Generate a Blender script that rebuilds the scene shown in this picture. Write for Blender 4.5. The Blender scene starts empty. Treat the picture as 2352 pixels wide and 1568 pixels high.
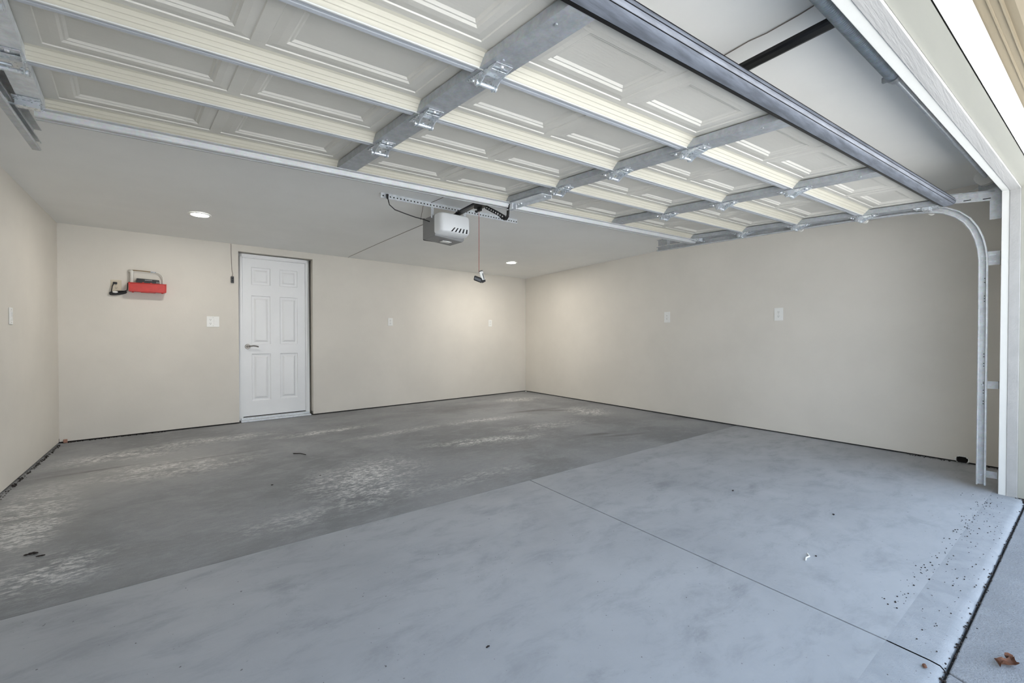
import bpy, bmesh, math, random
from mathutils import Vector, Matrix
random.seed(7)
C = bpy.context.scene.collection
V = Vector

# ------------------------------------------------------------------ helpers
class MB:
    """collects geometry in world coordinates, then links it as one mesh object"""
    def __init__(s): s.v = []; s.f = []; s.mi = []; s.m = 0; s.parts = []
    def add(s, pts, faces):
        faces = [list(f) for f in faces]; s.parts.append(([V(p) for p in pts], faces))
        o = len(s.v); s.v += [V(p) for p in pts]
        for f in faces: s.f.append([o + i for i in f]); s.mi.append(s.m)
        return s
    def quad(s, *p): return s.add(p, [range(len(p))])
    def box(s, a, b, F=None):
        F = F or (lambda x, y, z: V((x, y, z)))
        p = [F(x, y, z) for z in (a[2], b[2]) for y in (a[1], b[1]) for x in (a[0], b[0])]
        return s.add(p, [(0,2,3,1),(4,5,7,6),(0,1,5,4),(2,6,7,3),(0,4,6,2),(1,3,7,5)])
    def prism(s, prof, a0, a1, F):
        """closed 2-D profile (b,c) swept along a"""
        n = len(prof); p = [F(a0, *q) for q in prof] + [F(a1, *q) for q in prof]
        f = [(i, (i+1) % n, n+(i+1) % n, n+i) for i in range(n)]
        return s.add(p, f + [list(range(n))[::-1], list(range(n, 2*n))])
    def sweep(s, path, frames, prof):
        """profile (lateral,normal) swept along a 3-D path with given (lateral,normal) vectors"""
        n = len(prof); p = []
        for c, (L, N) in zip(path, frames):
            for q in prof: p.append(V(c) + L*q[0] + N*q[1])
        f = []
        for k in range(len(path)-1):
            for i in range(n):
                j = (i+1) % n; f.append((k*n+i, k*n+j, (k+1)*n+j, (k+1)*n+i))
        f += [list(range(n))[::-1], [(len(path)-1)*n+i for i in range(n)]]
        return s.add(p, f)
    def cyl(s, p0, p1, r0, r1=None, seg=16, caps=True):
        r1 = r0 if r1 is None else r1; p0 = V(p0); p1 = V(p1); d = (p1-p0).normalized()
        a = d.orthogonal().normalized(); b = d.cross(a); p = []
        for c, r in ((p0, r0), (p1, r1)):
            for i in range(seg):
                t = 2*math.pi*i/seg; p.append(c + a*(r*math.cos(t)) + b*(r*math.sin(t)))
        f = [(i, (i+1) % seg, seg+(i+1) % seg, seg+i) for i in range(seg)]
        if caps: f += [list(range(seg))[::-1], list(range(seg, 2*seg))]
        return s.add(p, f)
    def tube(s, pts, r, seg=8):
        pts = [V(p) for p in pts]; n = len(pts); P = []; a = None
        for i, c in enumerate(pts):
            d = (pts[min(i+1, n-1)] - pts[max(i-1, 0)]).normalized()
            a = d.orthogonal().normalized() if a is None else (a - d*a.dot(d)).normalized()
            b = d.cross(a)
            for k in range(seg):
                t = 2*math.pi*k/seg; P.append(c + a*(r*math.cos(t)) + b*(r*math.sin(t)))
        f = []
        for i in range(n-1):
            for k in range(seg):
                j = (k+1) % seg; f.append((i*seg+k, i*seg+j, (i+1)*seg+j, (i+1)*seg+k))
        f += [list(range(seg))[::-1], [(n-1)*seg+k for k in range(seg)]]
        return s.add(P, f)
    def ball(s, c, r, seg=10, sq=(1,1,1)):
        c = V(c); P = []; f = []
        rings = seg//2
        for i in range(rings+1):
            t = math.pi*i/rings
            for k in range(seg):
                q = 2*math.pi*k/seg
                P.append(c + V((r*sq[0]*math.sin(t)*math.cos(q), r*sq[1]*math.sin(t)*math.sin(q), r*sq[2]*math.cos(t))))
        for i in range(rings):
            for k in range(seg):
                j = (k+1) % seg; f.append((i*seg+k, (i+1)*seg+k, (i+1)*seg+j, i*seg+j))
        return s.add(P, f)
    def build(s, name, mat, parent=None, bevel=0, smooth=False, origin=None, bseg=2, merge=True):
        me = bpy.data.meshes.new(name)
        if parent is not None: o0 = wloc(parent)
        elif origin is not None: o0 = V(origin)
        else:
            xs = [p.x for p in s.v]; ys = [p.y for p in s.v]; zs = [p.z for p in s.v]
            o0 = V(((min(xs)+max(xs))/2, (min(ys)+max(ys))/2, min(zs)))
        bm = bmesh.new(); vs = [bm.verts.new(p - o0) for p in s.v]
        for f, mi in zip(s.f, s.mi):
            try: fc = bm.faces.new([vs[i] for i in f]); fc.material_index = mi; fc.smooth = smooth
            except ValueError: pass
        if merge: bmesh.ops.remove_doubles(bm, verts=bm.verts, dist=1e-5)
        bmesh.ops.recalc_face_normals(bm, faces=bm.faces)
        bm.to_mesh(me); bm.free()
        for m in (mat if isinstance(mat, (list, tuple)) else [mat]): me.materials.append(m)
        o = bpy.data.objects.new(name, me); C.objects.link(o)
        if parent is not None: o.parent = parent
        else: o.location = o0
        if bevel:
            b = o.modifiers.new('bevel', 'BEVEL'); b.width = bevel; b.segments = bseg; b.limit_method = 'ANGLE'; b.angle_limit = math.radians(40)
            if smooth is False:
                for p in me.polygons: p.use_smooth = True
                w = o.modifiers.new('wn', 'WEIGHTED_NORMAL'); w.keep_sharp = True
        elif smooth:
            try: me.set_sharp_from_angle(angle=math.radians(42))
            except Exception: pass
        return o
def each(mb, name, mat, parent, **k):
    """one object for every piece that was added to the builder"""
    return [MB().add(p, f).build(name, mat, parent, **k) for p, f in mb.parts]
def wloc(o):
    p = V(o.location)
    while o.parent: o = o.parent; p += V(o.location)
    return p
def tag(o, label=None, cat=None, group=None, kind=None):
    if label: o['label'] = label
    if cat: o['category'] = cat
    if group: o['group'] = group
    if kind: o['kind'] = kind
    return o
def thing(name, loc, label, cat, group=None, kind=None):
    o = bpy.data.objects.new(name, None); C.objects.link(o); o.location = loc; o.empty_display_size = .1
    return tag(o, label, cat, group, kind)
def struct(o, label=None):
    return tag(o, label, None, None, 'structure')

# ------------------------------------------------------------------ materials
def srgb(*c):
    return tuple(((x/255)/12.92 if x/255 <= .04045 else ((x/255+.055)/1.055)**2.4) for x in c) + (1,)
class NT:
    def __init__(s, m):
        s.t = m.node_tree; s.b = s.t.nodes['Principled BSDF']
    def n(s, ty, **k):
        x = s.t.nodes.new(ty)
        for a, v in k.items():
            if a.startswith('i_'):
                key = a[2:]; key = int(key) if key.isdigit() else key.replace('_', ' ')
                x.inputs[key].default_value = v
            else: setattr(x, a, v)
        return x
    def l(s, a, b): s.t.links.new(a, b)
    def math(s, op, a, b=None, clamp=False):
        x = s.n('ShaderNodeMath', operation=op); x.use_clamp = clamp
        for i, v in enumerate((a, b)):
            if v is None: continue
            if isinstance(v, (int, float)): x.inputs[i].default_value = v
            else: s.l(v, x.inputs[i])
        return x.outputs[0]
    def mix(s, f, a, b, mode='MIX'):
        x = s.n('ShaderNodeMix', data_type='RGBA', blend_type=mode)
        for k, v in ((0, f), (6, a), (7, b)):
            if isinstance(v, (int, float, tuple)): x.inputs[k].default_value = v
            else: s.l(v, x.inputs[k])
        return x.outputs[2]
    def noise(s, vec, scale, detail=4, rough=.5, dist=0):
        x = s.n('ShaderNodeTexNoise'); x.inputs['Scale'].default_value = scale; x.inputs['Detail'].default_value = detail
        x.inputs['Roughness'].default_value = rough; x.inputs['Distortion'].default_value = dist
        if vec is not None: s.l(vec, x.inputs['Vector'])
        return x.outputs['Fac']
    def map(s, vec, sc=(1,1,1), rot=(0,0,0), loc=(0,0,0)):
        x = s.n('ShaderNodeMapping'); x.inputs['Scale'].default_value = sc; x.inputs['Rotation'].default_value = rot; x.inputs['Location'].default_value = loc
        s.l(vec, x.inputs['Vector']); return x.outputs[0]
    def ramp(s, f, a, b, lo=0., hi=1.):
        x = s.n('ShaderNodeMapRange'); x.interpolation_type = 'SMOOTHSTEP'
        x.inputs[1].default_value = a; x.inputs[2].default_value = b; x.inputs[3].default_value = lo; x.inputs[4].default_value = hi
        s.l(f, x.inputs[0]); return x.outputs[0]
    def bump(s, h, st, dist=.002):
        x = s.n('ShaderNodeBump'); x.inputs['Strength'].default_value = st; x.inputs['Distance'].default_value = dist
        s.l(h, x.inputs['Height']); s.l(x.outputs[0], s.b.inputs['Normal'])
    def pos(s): return s.n('ShaderNodeNewGeometry').outputs['Position']
def mat(name, col, rough=.6, metal=0, emit=None, es=0, var=.06, vscale=6, bump=0, bscale=200, spec=.5, aniso=None, coat=0, trans=0):
    m = bpy.data.materials.new(name); m.use_nodes = True; t = NT(m); b = t.b
    col = col if len(col) == 4 else srgb(*col)
    b.inputs['Roughness'].default_value = rough; b.inputs['Metallic'].default_value = metal
    b.inputs['Specular IOR Level'].default_value = spec
    if coat: b.inputs['Coat Weight'].default_value = coat
    if trans: b.inputs['Subsurface Weight'].default_value = trans; b.inputs['Subsurface Radius'].default_value = (.02, .02, .02)
    P = t.pos()
    if var:
        v = t.map(P, aniso) if aniso else P
        f = t.noise(v, vscale, 5, .6)
        lo = tuple(max(0, c*(1-var)) for c in col[:3]) + (1,); hi = tuple(min(1, c*(1+var)) for c in col[:3]) + (1,)
        t.l(t.mix(t.ramp(f, .3, .7), lo, hi), b.inputs['Base Color'])
    else: b.inputs['Base Color'].default_value = col
    if bump: t.bump(t.noise(t.map(P, aniso) if aniso else P, bscale, 3, .6), bump)
    if emit is not None:
        b.inputs['Emission Color'].default_value = emit; b.inputs['Emission Strength'].default_value = es
    return m
M = {}
M['wall'] = mat('wall_paint', (221, 216, 206), .75, var=.035, vscale=1.2, bump=.25, bscale=45, spec=.3)
M['ceiling'] = mat('ceiling_paint', (234, 234, 231), .6, var=.02, vscale=1.5, bump=.15, bscale=30, spec=.35)
M['dark'] = mat('dark_gap', (30, 27, 24), .9)
M['white'] = mat('white_enamel', (238, 239, 239), .38, var=.015, vscale=3)
M['vinyl'] = mat('white_vinyl', (222, 222, 217), .45, var=.01)
M['trimgrain'] = mat('painted_rough_sawn_wood', (174, 173, 170), .6, var=.05, vscale=9, bump=.9, bscale=60, aniso=(.12, 1.6, 1.0))
M['trimwood'] = mat('cream_painted_wood', (168, 167, 156), .6, var=.03, vscale=5, bump=.35, bscale=30, aniso=(.15, 1.2, 1))
M['beige'] = mat('beige_exterior_paint', (126, 115, 93), .7, var=.06, vscale=6, bump=.4, bscale=40, aniso=(.2, 1.2, 1))
M['rail'] = mat('door_rail_cream', (190, 186, 171), .5, var=.02)
M['plate'] = mat('white_plastic', (238, 238, 234), .4, var=.01)
M['black'] = mat('black_plastic', (18, 18, 19), .45)
M['blacksteel'] = mat('black_painted_steel', (20, 20, 22), .35, metal=.3)
M['redplastic'] = mat('red_plastic', (196, 52, 44), .4, var=.08, vscale=20)
M['pvc'] = mat('white_pvc_pipe', (214, 212, 204), .4)
M['brass'] = mat('tarnished_brass', (150, 125, 85), .4, metal=.8)
M['nickel'] = mat('satin_nickel', (120, 115, 108), .32, metal=1)
M['openergrey'] = mat('opener_grey_plastic', (132, 132, 132), .5, var=.02)
M['lens'] = mat('frosted_lens', (222, 224, 224), .35, var=.02)
M['red'] = mat('red_cord', (160, 70, 60), .8)
M['wire'] = mat('grey_wire', (120, 112, 104), .6)
M['seal'] = mat('grey_rubber_seal', (110, 115, 124), .42, var=.3, vscale=22, bump=.3, bscale=60, aniso=(.25, 2, 2))
M['brown'] = mat('dry_leaf_brown', (112, 74, 54), .85, var=.3, vscale=60)
M['dirt'] = mat('dark_dirt', (38, 30, 27), .95, var=.3, vscale=80)
M['brick'] = mat('pinkish_brick', (168, 128, 110), .9, var=.15, vscale=60)
M['led'] = mat('lit_led_disc', (255, 255, 255), .5, var=0, emit=(1, .97, .9, 1), es=30)

def galv(name, col, rough, var=.12, vs=25, streak=None, metal=.3, vo=.05):
    m = bpy.data.materials.new(name); m.use_nodes = True; t = NT(m); b = t.b; P = t.pos()
    vor = t.n('ShaderNodeTexVoronoi'); vor.inputs['Scale'].default_value = 110; t.l(P, vor.inputs['Vector'])
    n = t.noise(t.map(P, streak) if streak else P, vs, 5, .65)
    col = srgb(*col)
    lo = tuple(c*(1-var) for c in col[:3]) + (1,); hi = tuple(min(1, c*(1+var)) for c in col[:3]) + (1,)
    c1 = t.mix(t.ramp(n, .3, .7), lo, hi)
    sp = t.n('ShaderNodeSeparateColor'); t.l(vor.outputs['Color'], sp.inputs[0])
    t.l(t.mix(.05, c1, vor.outputs['Color'], 'OVERLAY'), b.inputs['Base Color'])
    r = t.n('ShaderNodeMapRange'); r.inputs[3].default_value = rough-vo; r.inputs[4].default_value = rough+vo; t.l(sp.outputs[0], r.inputs[0])
    t.l(r.outputs[0], b.inputs['Roughness']); b.inputs['Metallic'].default_value = metal
    return m
M['galv'] = galv('galvanised_steel', (214, 218, 221), .38)
M['galvstile'] = galv('galvanised_stile', (164, 168, 171), .42)
M['zinc'] = galv('bright_zinc', (208, 213, 217), .28, var=.05, metal=.6, vo=.01)
M['spring'] = galv('spring_steel', (176, 184, 188), .45, metal=.6)

def skin_mat():
    m = bpy.data.materials.new('embossed_door_skin'); m.use_nodes = True; t = NT(m); b = t.b; P = t.pos()
    n = t.noise(t.map(P, (.22, 2.2, 1)), 34, 4, .6)
    n2 = t.noise(P, 2.2, 3)
    t.l(t.mix(t.ramp(n2, .3, .7), srgb(199, 196, 187), srgb(207, 204, 195)), b.inputs['Base Color'])
    b.inputs['Roughness'].default_value = .42; t.bump(n, .8, .0018); return m
M['skin'] = skin_mat()
M['railgrey'] = mat('door_rail_grey', (180, 184, 189), .4, var=.02)  # flat grey for the down-facing flange, cooler than the cream rail

def blobs(t, P, lst):
    """sum of soft ellipses on the slab (x, y, rx, ry, angle, weight)"""
    tot = None
    for x, y, rx, ry, a, w in lst:
        # move ellipse centre to origin, rotate, scale
        mp = t.n('ShaderNodeMapping', vector_type='TEXTURE'); t.l(P, mp.inputs[0])
        mp.inputs['Location'].default_value = (x, y, 0); mp.inputs['Rotation'].default_value = (0, 0, a); mp.inputs['Scale'].default_value = (rx, ry, 1)
        ln = t.n('ShaderNodeVectorMath', operation='LENGTH'); t.l(mp.outputs[0], ln.inputs[0])
        f = t.math('MULTIPLY', t.ramp(ln.outputs['Value'], 0, 1, 1, 0), w)
        tot = f if tot is None else t.math('ADD', tot, f)
    return tot
def flatP(t):
    s = t.n('ShaderNodeSeparateXYZ'); t.l(t.pos(), s.inputs[0]); c = t.n('ShaderNodeCombineXYZ')
    t.l(s.outputs[0], c.inputs[0]); t.l(s.outputs[1], c.inputs[1]); return c.outputs[0]
def old_slab():
    m = bpy.data.materials.new('old_concrete'); m.use_nodes = True; t = NT(m); b = t.b; P = flatP(t)
    big = t.noise(P, .9, 5, .6, .4); mid = t.noise(t.map(P, (1, 1.8, 1)), 3.6, 8, .72, .3)
    fine = t.noise(t.map(P, (1, 2.0, 1), (0, 0, .2)), 20, 8, .8, .3); grit = t.noise(P, 160, 3, .7)
    base = t.mix(t.ramp(big, .35, .65), srgb(122, 124, 126), srgb(150, 152, 154))
    base = t.mix(t.math('MULTIPLY', t.ramp(mid, .42, .68), .6), base, srgb(168, 169, 170))
    base = t.mix(t.math('MULTIPLY', t.ramp(fine, .5, .75), .4), base, srgb(182, 182, 181))
    base = t.mix(t.math('MULTIPLY', t.ramp(fine, .48, .25), .45), base, srgb(104, 104, 105))
    base = t.mix(t.math('MULTIPLY', t.ramp(grit, .35, .75), .25), base, srgb(104, 104, 105))
    eff = blobs(t, P, [(1.45, 5.45, .75, .16, .05, 1.0), (1.25, 3.55, .75, .55, .5, .95), (1.15, 3.05, .45, .3, .1, .6),
        (2.7, 3.9, .95, .22, -.25, .95), (2.1, 4.9, .9, .15, .1, .55), (-.05, 4.75, .85, .42, -.15, 1.0), (-.4, 5.5, .7, .35, 0, .8),
        (.35, 5.75, .9, .25, 0, .7), (-.75, 4.15, .32, .9, .1, 1.0), (-.72, 3.7, .25, .5, .1, 1.0), (4.95, 4.5, .45, .55, 0, .8), (4.9, 6.1, .6, .35, 0, .9),
        (3.3, 4.9, 1.0, .2, -.1, .7), (-.5, 3.0, .35, .35, 0, .7), (.6, 2.95, .5, .22, 0, .35), (3.7, 4.1, .9, .25, -.1, .5), (1.9, 2.95, .8, .18, 0, .35)])
    efn = t.math('MULTIPLY', t.math('MULTIPLY', eff, 1.5), t.ramp(fine, .44, .6))
    efn = t.math('MULTIPLY', efn, t.ramp(mid, .38, .55), True)
    base = t.mix(t.math('MULTIPLY', efn, .95), base, srgb(232, 231, 228))
    soft = t.math('MULTIPLY', blobs(t, P, [(-.2, 4.9, 1.1, 1.0, 0, 1), (-.7, 4.0, .5, 1.4, 0, 1)]), .32)
    base = t.mix(soft, base, srgb(180, 178, 172))
    drk = blobs(t, P, [(4.35, 5.05, .75, .1, -.12, 1.0), (4.6, 4.85, .5, .1, -.5, .8), (3.95, 3.35, .45, .08, -.25, 1.0), (4.1, 3.15, .5, .06, -.3, .7),
        (3.6, 5.9, 1.6, .35, .05, .4), (.2, 4.95, .9, .03, .06, .7), (-.55, 5.05, .5, .05, .1, .7)])
    base = t.mix(t.math('MULTIPLY', t.math('MULTIPLY', drk, t.ramp(mid, .2, .6), True), .75), base, srgb(74, 71, 68))
    t.l(base, b.inputs['Base Color'])
    t.l(t.ramp(mid, .3, .7, .5, .75), b.inputs['Roughness'])
    t.bump(t.math('ADD', fine, t.math('MULTIPLY', grit, .4)), .35, .003); return m
def new_slab():
    m = bpy.data.materials.new('new_concrete'); m.use_nodes = True; t = NT(m); b = t.b; P = flatP(t)
    big = t.noise(P, 1.3, 5, .6, .5); sw = t.noise(t.map(P, (1, 2.0, 1), (0, 0, .35)), 3.2, 9, .72, .35)
    spk = t.noise(P, 70, 2, .5); pit = t.noise(P, 38, 1, .4)
    base = t.mix(t.ramp(big, .3, .7), srgb(161, 163, 166), srgb(172, 174, 177))
    base = t.mix(t.math('MULTIPLY', t.ramp(sw, .46, .72), .6), base, srgb(140, 142, 145))
    base = t.mix(t.math('MULTIPLY', t.ramp(sw, .42, .2), .35), base, srgb(180, 182, 185))
    drk = blobs(t, P, [(2.05, 1.0, .3, .1, .9, .8), (1.6, .85, .25, .1, .2, .7), (1.72, .42, .4, .09, -.35, 1), (1.1, .95, .15, .1, 0, .6), (.5, 1.1, .1, .1, 0, .9),
        (.52, .95, .12, .08, 0, 1), (2.0, .42, .25, .07, -.3, 1), (2.9, 1.9, .35, .1, .4, .7), (3.3, 2.35, .4, .06, .2, .9), (3.4, 1.45, .25, .07, .4, .7), (4.2, 1.6, .5, .15, 0, .4),
        (.3, 2.2, .5, .12, .1, .35), (2.55, 1.95, .16, .1, .5, .9), (2.7, 1.5, .18, .06, .6, 1), (1.15, 1.75, .3, .1, .3, .4)])
    base = t.mix(t.math('MULTIPLY', t.math('MULTIPLY', drk, t.ramp(sw, .35, .65), True), .5), base, srgb(112, 114, 116))
    base = t.mix(t.ramp(spk, .72, .77), base, srgb(92, 90, 88))
    base = t.mix(t.math('MULTIPLY', t.ramp(pit, .79, .82), .7), base, srgb(58, 55, 53))
    t.l(base, b.inputs['Base Color']); t.l(t.ramp(sw, .3, .7, .5, .7), b.inputs['Roughness'])
    t.bump(t.math('ADD', sw, t.math('MULTIPLY', spk, .5)), .22, .003); return m
def apron():
    m = bpy.data.materials.new('weathered_threshold_concrete'); m.use_nodes = True; t = NT(m); b = t.b; P = flatP(t)
    sw = t.noise(P, 7, 6, .65, .8); spk = t.noise(P, 55, 3, .6); g = t.noise(P, 240, 2, .6)
    base = t.mix(t.ramp(sw, .35, .7), srgb(158, 160, 163), srgb(146, 149, 152))
    base = t.mix(t.ramp(spk, .66, .72), base, srgb(82, 78, 74)); base = t.mix(t.math('MULTIPLY', t.ramp(g, .6, .8), .5), base, srgb(120, 120, 122))
    t.l(base, b.inputs['Base Color']); b.inputs['Roughness'].default_value = .75; t.bump(t.math('ADD', g, spk), .4, .003); return m
def drive():
    m = bpy.data.materials.new('driveway_concrete'); m.use_nodes = True; t = NT(m); b = t.b; P = flatP(t)
    sw = t.noise(P, 4, 6, .65, .8); g = t.noise(P, 130, 4, .7); g2 = t.noise(P, 60, 4, .75)
    base = t.mix(t.ramp(sw, .35, .7), srgb(140, 142, 145), srgb(154, 156, 159))
    base = t.mix(t.math('MULTIPLY', t.ramp(g, .45, .7), .6), base, srgb(112, 112, 114)); base = t.mix(t.ramp(g2, .68, .76), base, srgb(88, 87, 87))
    t.l(base, b.inputs['Base Color']); b.inputs['Roughness'].default_value = .85; t.bump(g, .9, .006); return m
M['old'] = old_slab(); M['new'] = new_slab(); M['apron'] = apron(); M['drive'] = drive()

# ------------------------------------------------------------------ camera
cam = bpy.data.cameras.new('camera'); cam.sensor_width = 36; cam.lens = 36*1000/2352; cam.clip_start = .02
co = bpy.data.objects.new('camera', cam); C.objects.link(co)
co.location = (0, 0, 1.13); co.rotation_euler = (math.pi/2 - .0115, 0, -.66)
bpy.context.scene.camera = co

# ------------------------------------------------------------------ room shell
BL = V((-.967, 6.562, 0)); BR = V((5.734, 6.933, 0))
def ceil_z(y): return 2.322 + .022*(6.75-y)
def wall_frame(p, q):
    """a along the wall from p to q, b outward (away from the room), c up"""
    d = (q-p); L = d.length; d = d/L; n = V((-d.y, d.x, 0)); return (lambda a, b, c: p + d*a + n*b + V((0, 0, c))), L
FO = V((4.66, .318, 0)); th = math.radians(2.75)
fu = V((-math.cos(th), math.sin(th), 0)); fv = V((-math.sin(th), -math.cos(th), 0))
def F(u, v, z): return FO + fu*u + fv*v + V((0, 0, z))      # u left along the opening, v outward, z up
FR = F(-.885, 0, 0); FL = F(5.70, 0, 0)
WB, LB = wall_frame(BL, BR)        # back wall, n points +y (outside)
WR, LR = wall_frame(BR, FR)        # right wall, n points +x
WL, LL = wall_frame(BL, FL)        # left wall: n points ... towards the room, flipped below
GAP = .014
def wall_mesh(name, W, L, hole_list, top0, top1, t, mats, bottom=GAP):
    """wall slab with rectangular holes; hole = (a0,a1,c0,c1)"""
    xs = sorted({0, L} | {h[0] for h in hole_list} | {h[1] for h in hole_list})
    zs = sorted({bottom} | {h[2] for h in hole_list if h[2] > bottom} | {h[3] for h in hole_list})
    mb = MB(); s = 1 if t > 0 else -1
    topz = lambda a: top0 + (top1-top0)*a/L
    for i in range(len(xs)-1):
        x0, x1 = xs[i], xs[i+1]; lev = zs + [None]
        for k in range(len(lev)-1):
            z0, z1 = lev[k], lev[k+1]
            cx = (x0+x1)/2; cz = (z0 + (z1 if z1 is not None else z0+.2))/2
            if any(h[0] < cx < h[1] and h[2] < cz < h[3] for h in hole_list): continue
            a = (z1, z1) if z1 is not None else (topz(x0), topz(x1))
            p = [W(x0, 0, z0), W(x1, 0, z0), W(x1, 0, a[1]), W(x0, 0, a[0]), W(x0, t, z0), W(x1, t, z0), W(x1, t, a[1]), W(x0, t, a[0])]
            mb.add(p, [(0, 1, 2, 3), (4, 7, 6, 5)])
            # reveals where the neighbour is open
            def op(cx, cz): return any(h[0] < cx < h[1] and h[2] < cz < h[3] for h in hole_list) or cx < 0 or cx > L or cz < bottom
            e = .001
            if op(x0-e, cz): mb.quad(p[0], p[3], p[7], p[4])
            if op(x1+e, cz): mb.quad(p[1], p[5], p[6], p[2])
            if op(cx, z0-e): mb.quad(p[0], p[4], p[5], p[1])
            if z1 is None or op(cx, z1+e): mb.quad(p[3], p[2], p[6], p[7])
    return struct(mb.build(name, mats))
DX0, DX1, DH = 1.635, 2.551, 2.238
wall_mesh('wall_back', WB, LB, [(DX0, DX1, 0, DH)], 2.45, 2.45, .14, M['wall'])
wall_mesh('wall_right', WR, LR, [(LR-.36, LR-.285, 0, .055)], 2.6, 2.6, .14, M['wall'])
wall_mesh('wall_left', WL, LL, [(0, .02, 0, .05)], 2.6, 2.6, -.14, M['wall'])
# front wall, above and beside the door opening (outside face at v=.186)
OW = 5.06; HZ = 2.16
mb = MB(); T = .178
mb.box((-1.1, 0, 0), (-.02, T, 2.6), F); mb.box((OW+.02, 0, 0), (6.4, T, 2.6), F); mb.box((-.02, 0, HZ+.02), (OW+.02, T, 2.6), F)
struct(mb.build('wall_front', M['wall']))
# ceiling slab following the slight fall to the back
mb = MB(); pts = [(-1.3, 6.95), (5.95, 7.3), (5.95, -.1), (-1.3, .25)]
lo = [V((x, y, ceil_z(y))) for x, y in pts]; hi = [p + V((0, 0, .1)) for p in lo]
mb.add(lo+hi, [(0, 1, 2, 3), (4, 7, 6, 5), (0, 4, 5, 1), (1, 5, 6, 2), (2, 6, 7, 3), (3, 7, 4, 0)])
struct(mb.build('ceiling', M['ceiling']))
# dark strips added behind the gap at the walls' foot, to block light leaks
for nm, W, L, sg, hole in (('gap_blocker_back', WB, LB, 1, None), ('gap_blocker_right', WR, LR, 1, 1), ('gap_blocker_left', WL, LL, -1, None)):
    mb = MB()
    if nm == 'gap_blocker_back':
        mb.box((-.2, .02, 0), (DX0-.0, .13, .05), W); mb.box((DX1, .02, 0), (L+.2, .13, .05), W)
    else: mb.box((-.2, sg*.03, 0), (L, sg*.13, .06), W)
    struct(mb.build(nm, M['dark']))
# floor: a dark sub-base, two old slabs in one pour and the newer apron with sawn joint
JY = 2.61
def xc(y): return 2.205 + (y-2.627)*(2.205-2.078)/(2.627-.259)      # sawn joint
def ty(x): return .31 - .0254*x                                    # front edge of the new slab
struct(MB().box((-14, -16, -.12), (16, 7.6, -.03)).build('floor', M['dark']))
g = .004
def slab(name, poly, m, z=0, bev=.006):
    n = len(poly); mb = MB(); a = [V((x, y, z)) for x, y in poly]; b_ = [V((x, y, -.028)) for x, y in poly]
    mb.add(a+b_, [list(range(n)), list(range(n, 2*n))[::-1]] + [(i, n+i, n+(i+1) % n, (i+1) % n) for i in range(n)])
    return struct(mb.build(name, m, bevel=bev))
slab('floor', [(-1.4, JY+g*1.2), (6.0, JY+g*1.2), (6.0, 7.5), (-1.4, 7.3)], M['old'], z=-.002, bev=.003)
def dline(x): return ty(x) + .16                                   # wear line where the closed door rests
slab('floor', [(xc(dline(2.1))-g, dline(2.1)), (xc(JY)-g, JY-g*.4), (-1.4, JY-g*.4), (-1.4, dline(-1.4))], M['new'], bev=0)
slab('floor', [(xc(dline(2.1))+g, dline(2.1)), (6.0, dline(6)), (6.0, JY-g*.4), (xc(JY)+g, JY-g*.4)], M['new'], bev=0)
def strip(name, x0, x1, k0, k1):
    """front strip of the slab with a rounded lip; k0/k1: end follows the sawn joint"""
    mb = MB(); P = []
    for x, k in ((x0, k0), (x1, k1)):
        for dy, z in ((None, 0), (.04, -.002), (.014, -.005), (.003, -.015), (.002, -.03)):
            y = dline(x) if dy is None else ty(x)+dy
            P.append(V((xc(y)+k*g if k else x, y, z)))
    mb.add(P, [(i, i+1, 6+i, 5+i) for i in range(4)]); return struct(mb.build(name, M['apron'], smooth=True))
strip('floor', -1.4, 2.1, 0, -1); strip('floor', 2.1, 6.0, 1, 0)
# driveway slabs
yd = lambda x: ty(x) - .008
dj = lambda y: 2.075 + (y-.25)*.45
slab('driveway', [(-9, -12), (dj(-12)-g, -12), (dj(yd(2.07))-g, yd(2.07)), (-9, yd(-9))], M['drive'], z=-.012)
slab('driveway', [(dj(-12)+g, -12), (12, -12), (12, yd(12)), (dj(yd(2.07))+g, yd(2.07))], M['drive'], z=-.012)

# ------------------------------------------------------------------ door opening trim (header and right / left jambs share one section)
def trim_run(prof_rects, name, m):
    """prof_rects: (v0,v1,d) - d = how far the face stands back from the opening line"""
    mb = MB()
    for v0, v1, d, dd in prof_rects:
        inn = [(-d, -.002), (-d, HZ+d), (OW+d, HZ+d), (OW+d, -.002)]; e = d+dd
        out = [(-e, -.002), (-e, HZ+e), (OW+e, HZ+e), (OW+e, -.002)]; P = []
        for v in (v0, v1): P += [F(u, v, z) for u, z in inn] + [F(u, v, z) for u, z in out]
        f = []
        for i in range(3): f += [(i, i+1, i+5, i+4), (8+i, 12+i, 13+i, 9+i), (i, 8+i, 9+i, i+1), (4+i, 5+i, 13+i, 12+i)]
        f += [(0, 4, 12, 8), (3, 11, 15, 7)]
        mb.add(P, f)
    return struct(mb.build(name, m, bevel=.002))
trim_run([(-.002, .036, 0.004, .016)], 'trim_1', M['vinyl'])
trim_run([(.036, .088, 0, .02)], 'trim_2', M['trimgrain'])
trim_run([(.088, .178, .012, .008)], 'trim_3', M['trimwood'])
mb = MB()
mb.box((-.5, .178, HZ+.066), (OW+.5, .187, 2.385), F); mb.box((-.5, .170, HZ+.012), (OW+.5, .180, 2.23), F)
struct(mb.build('trim_4', M['vinyl'], bevel=.002))
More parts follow.
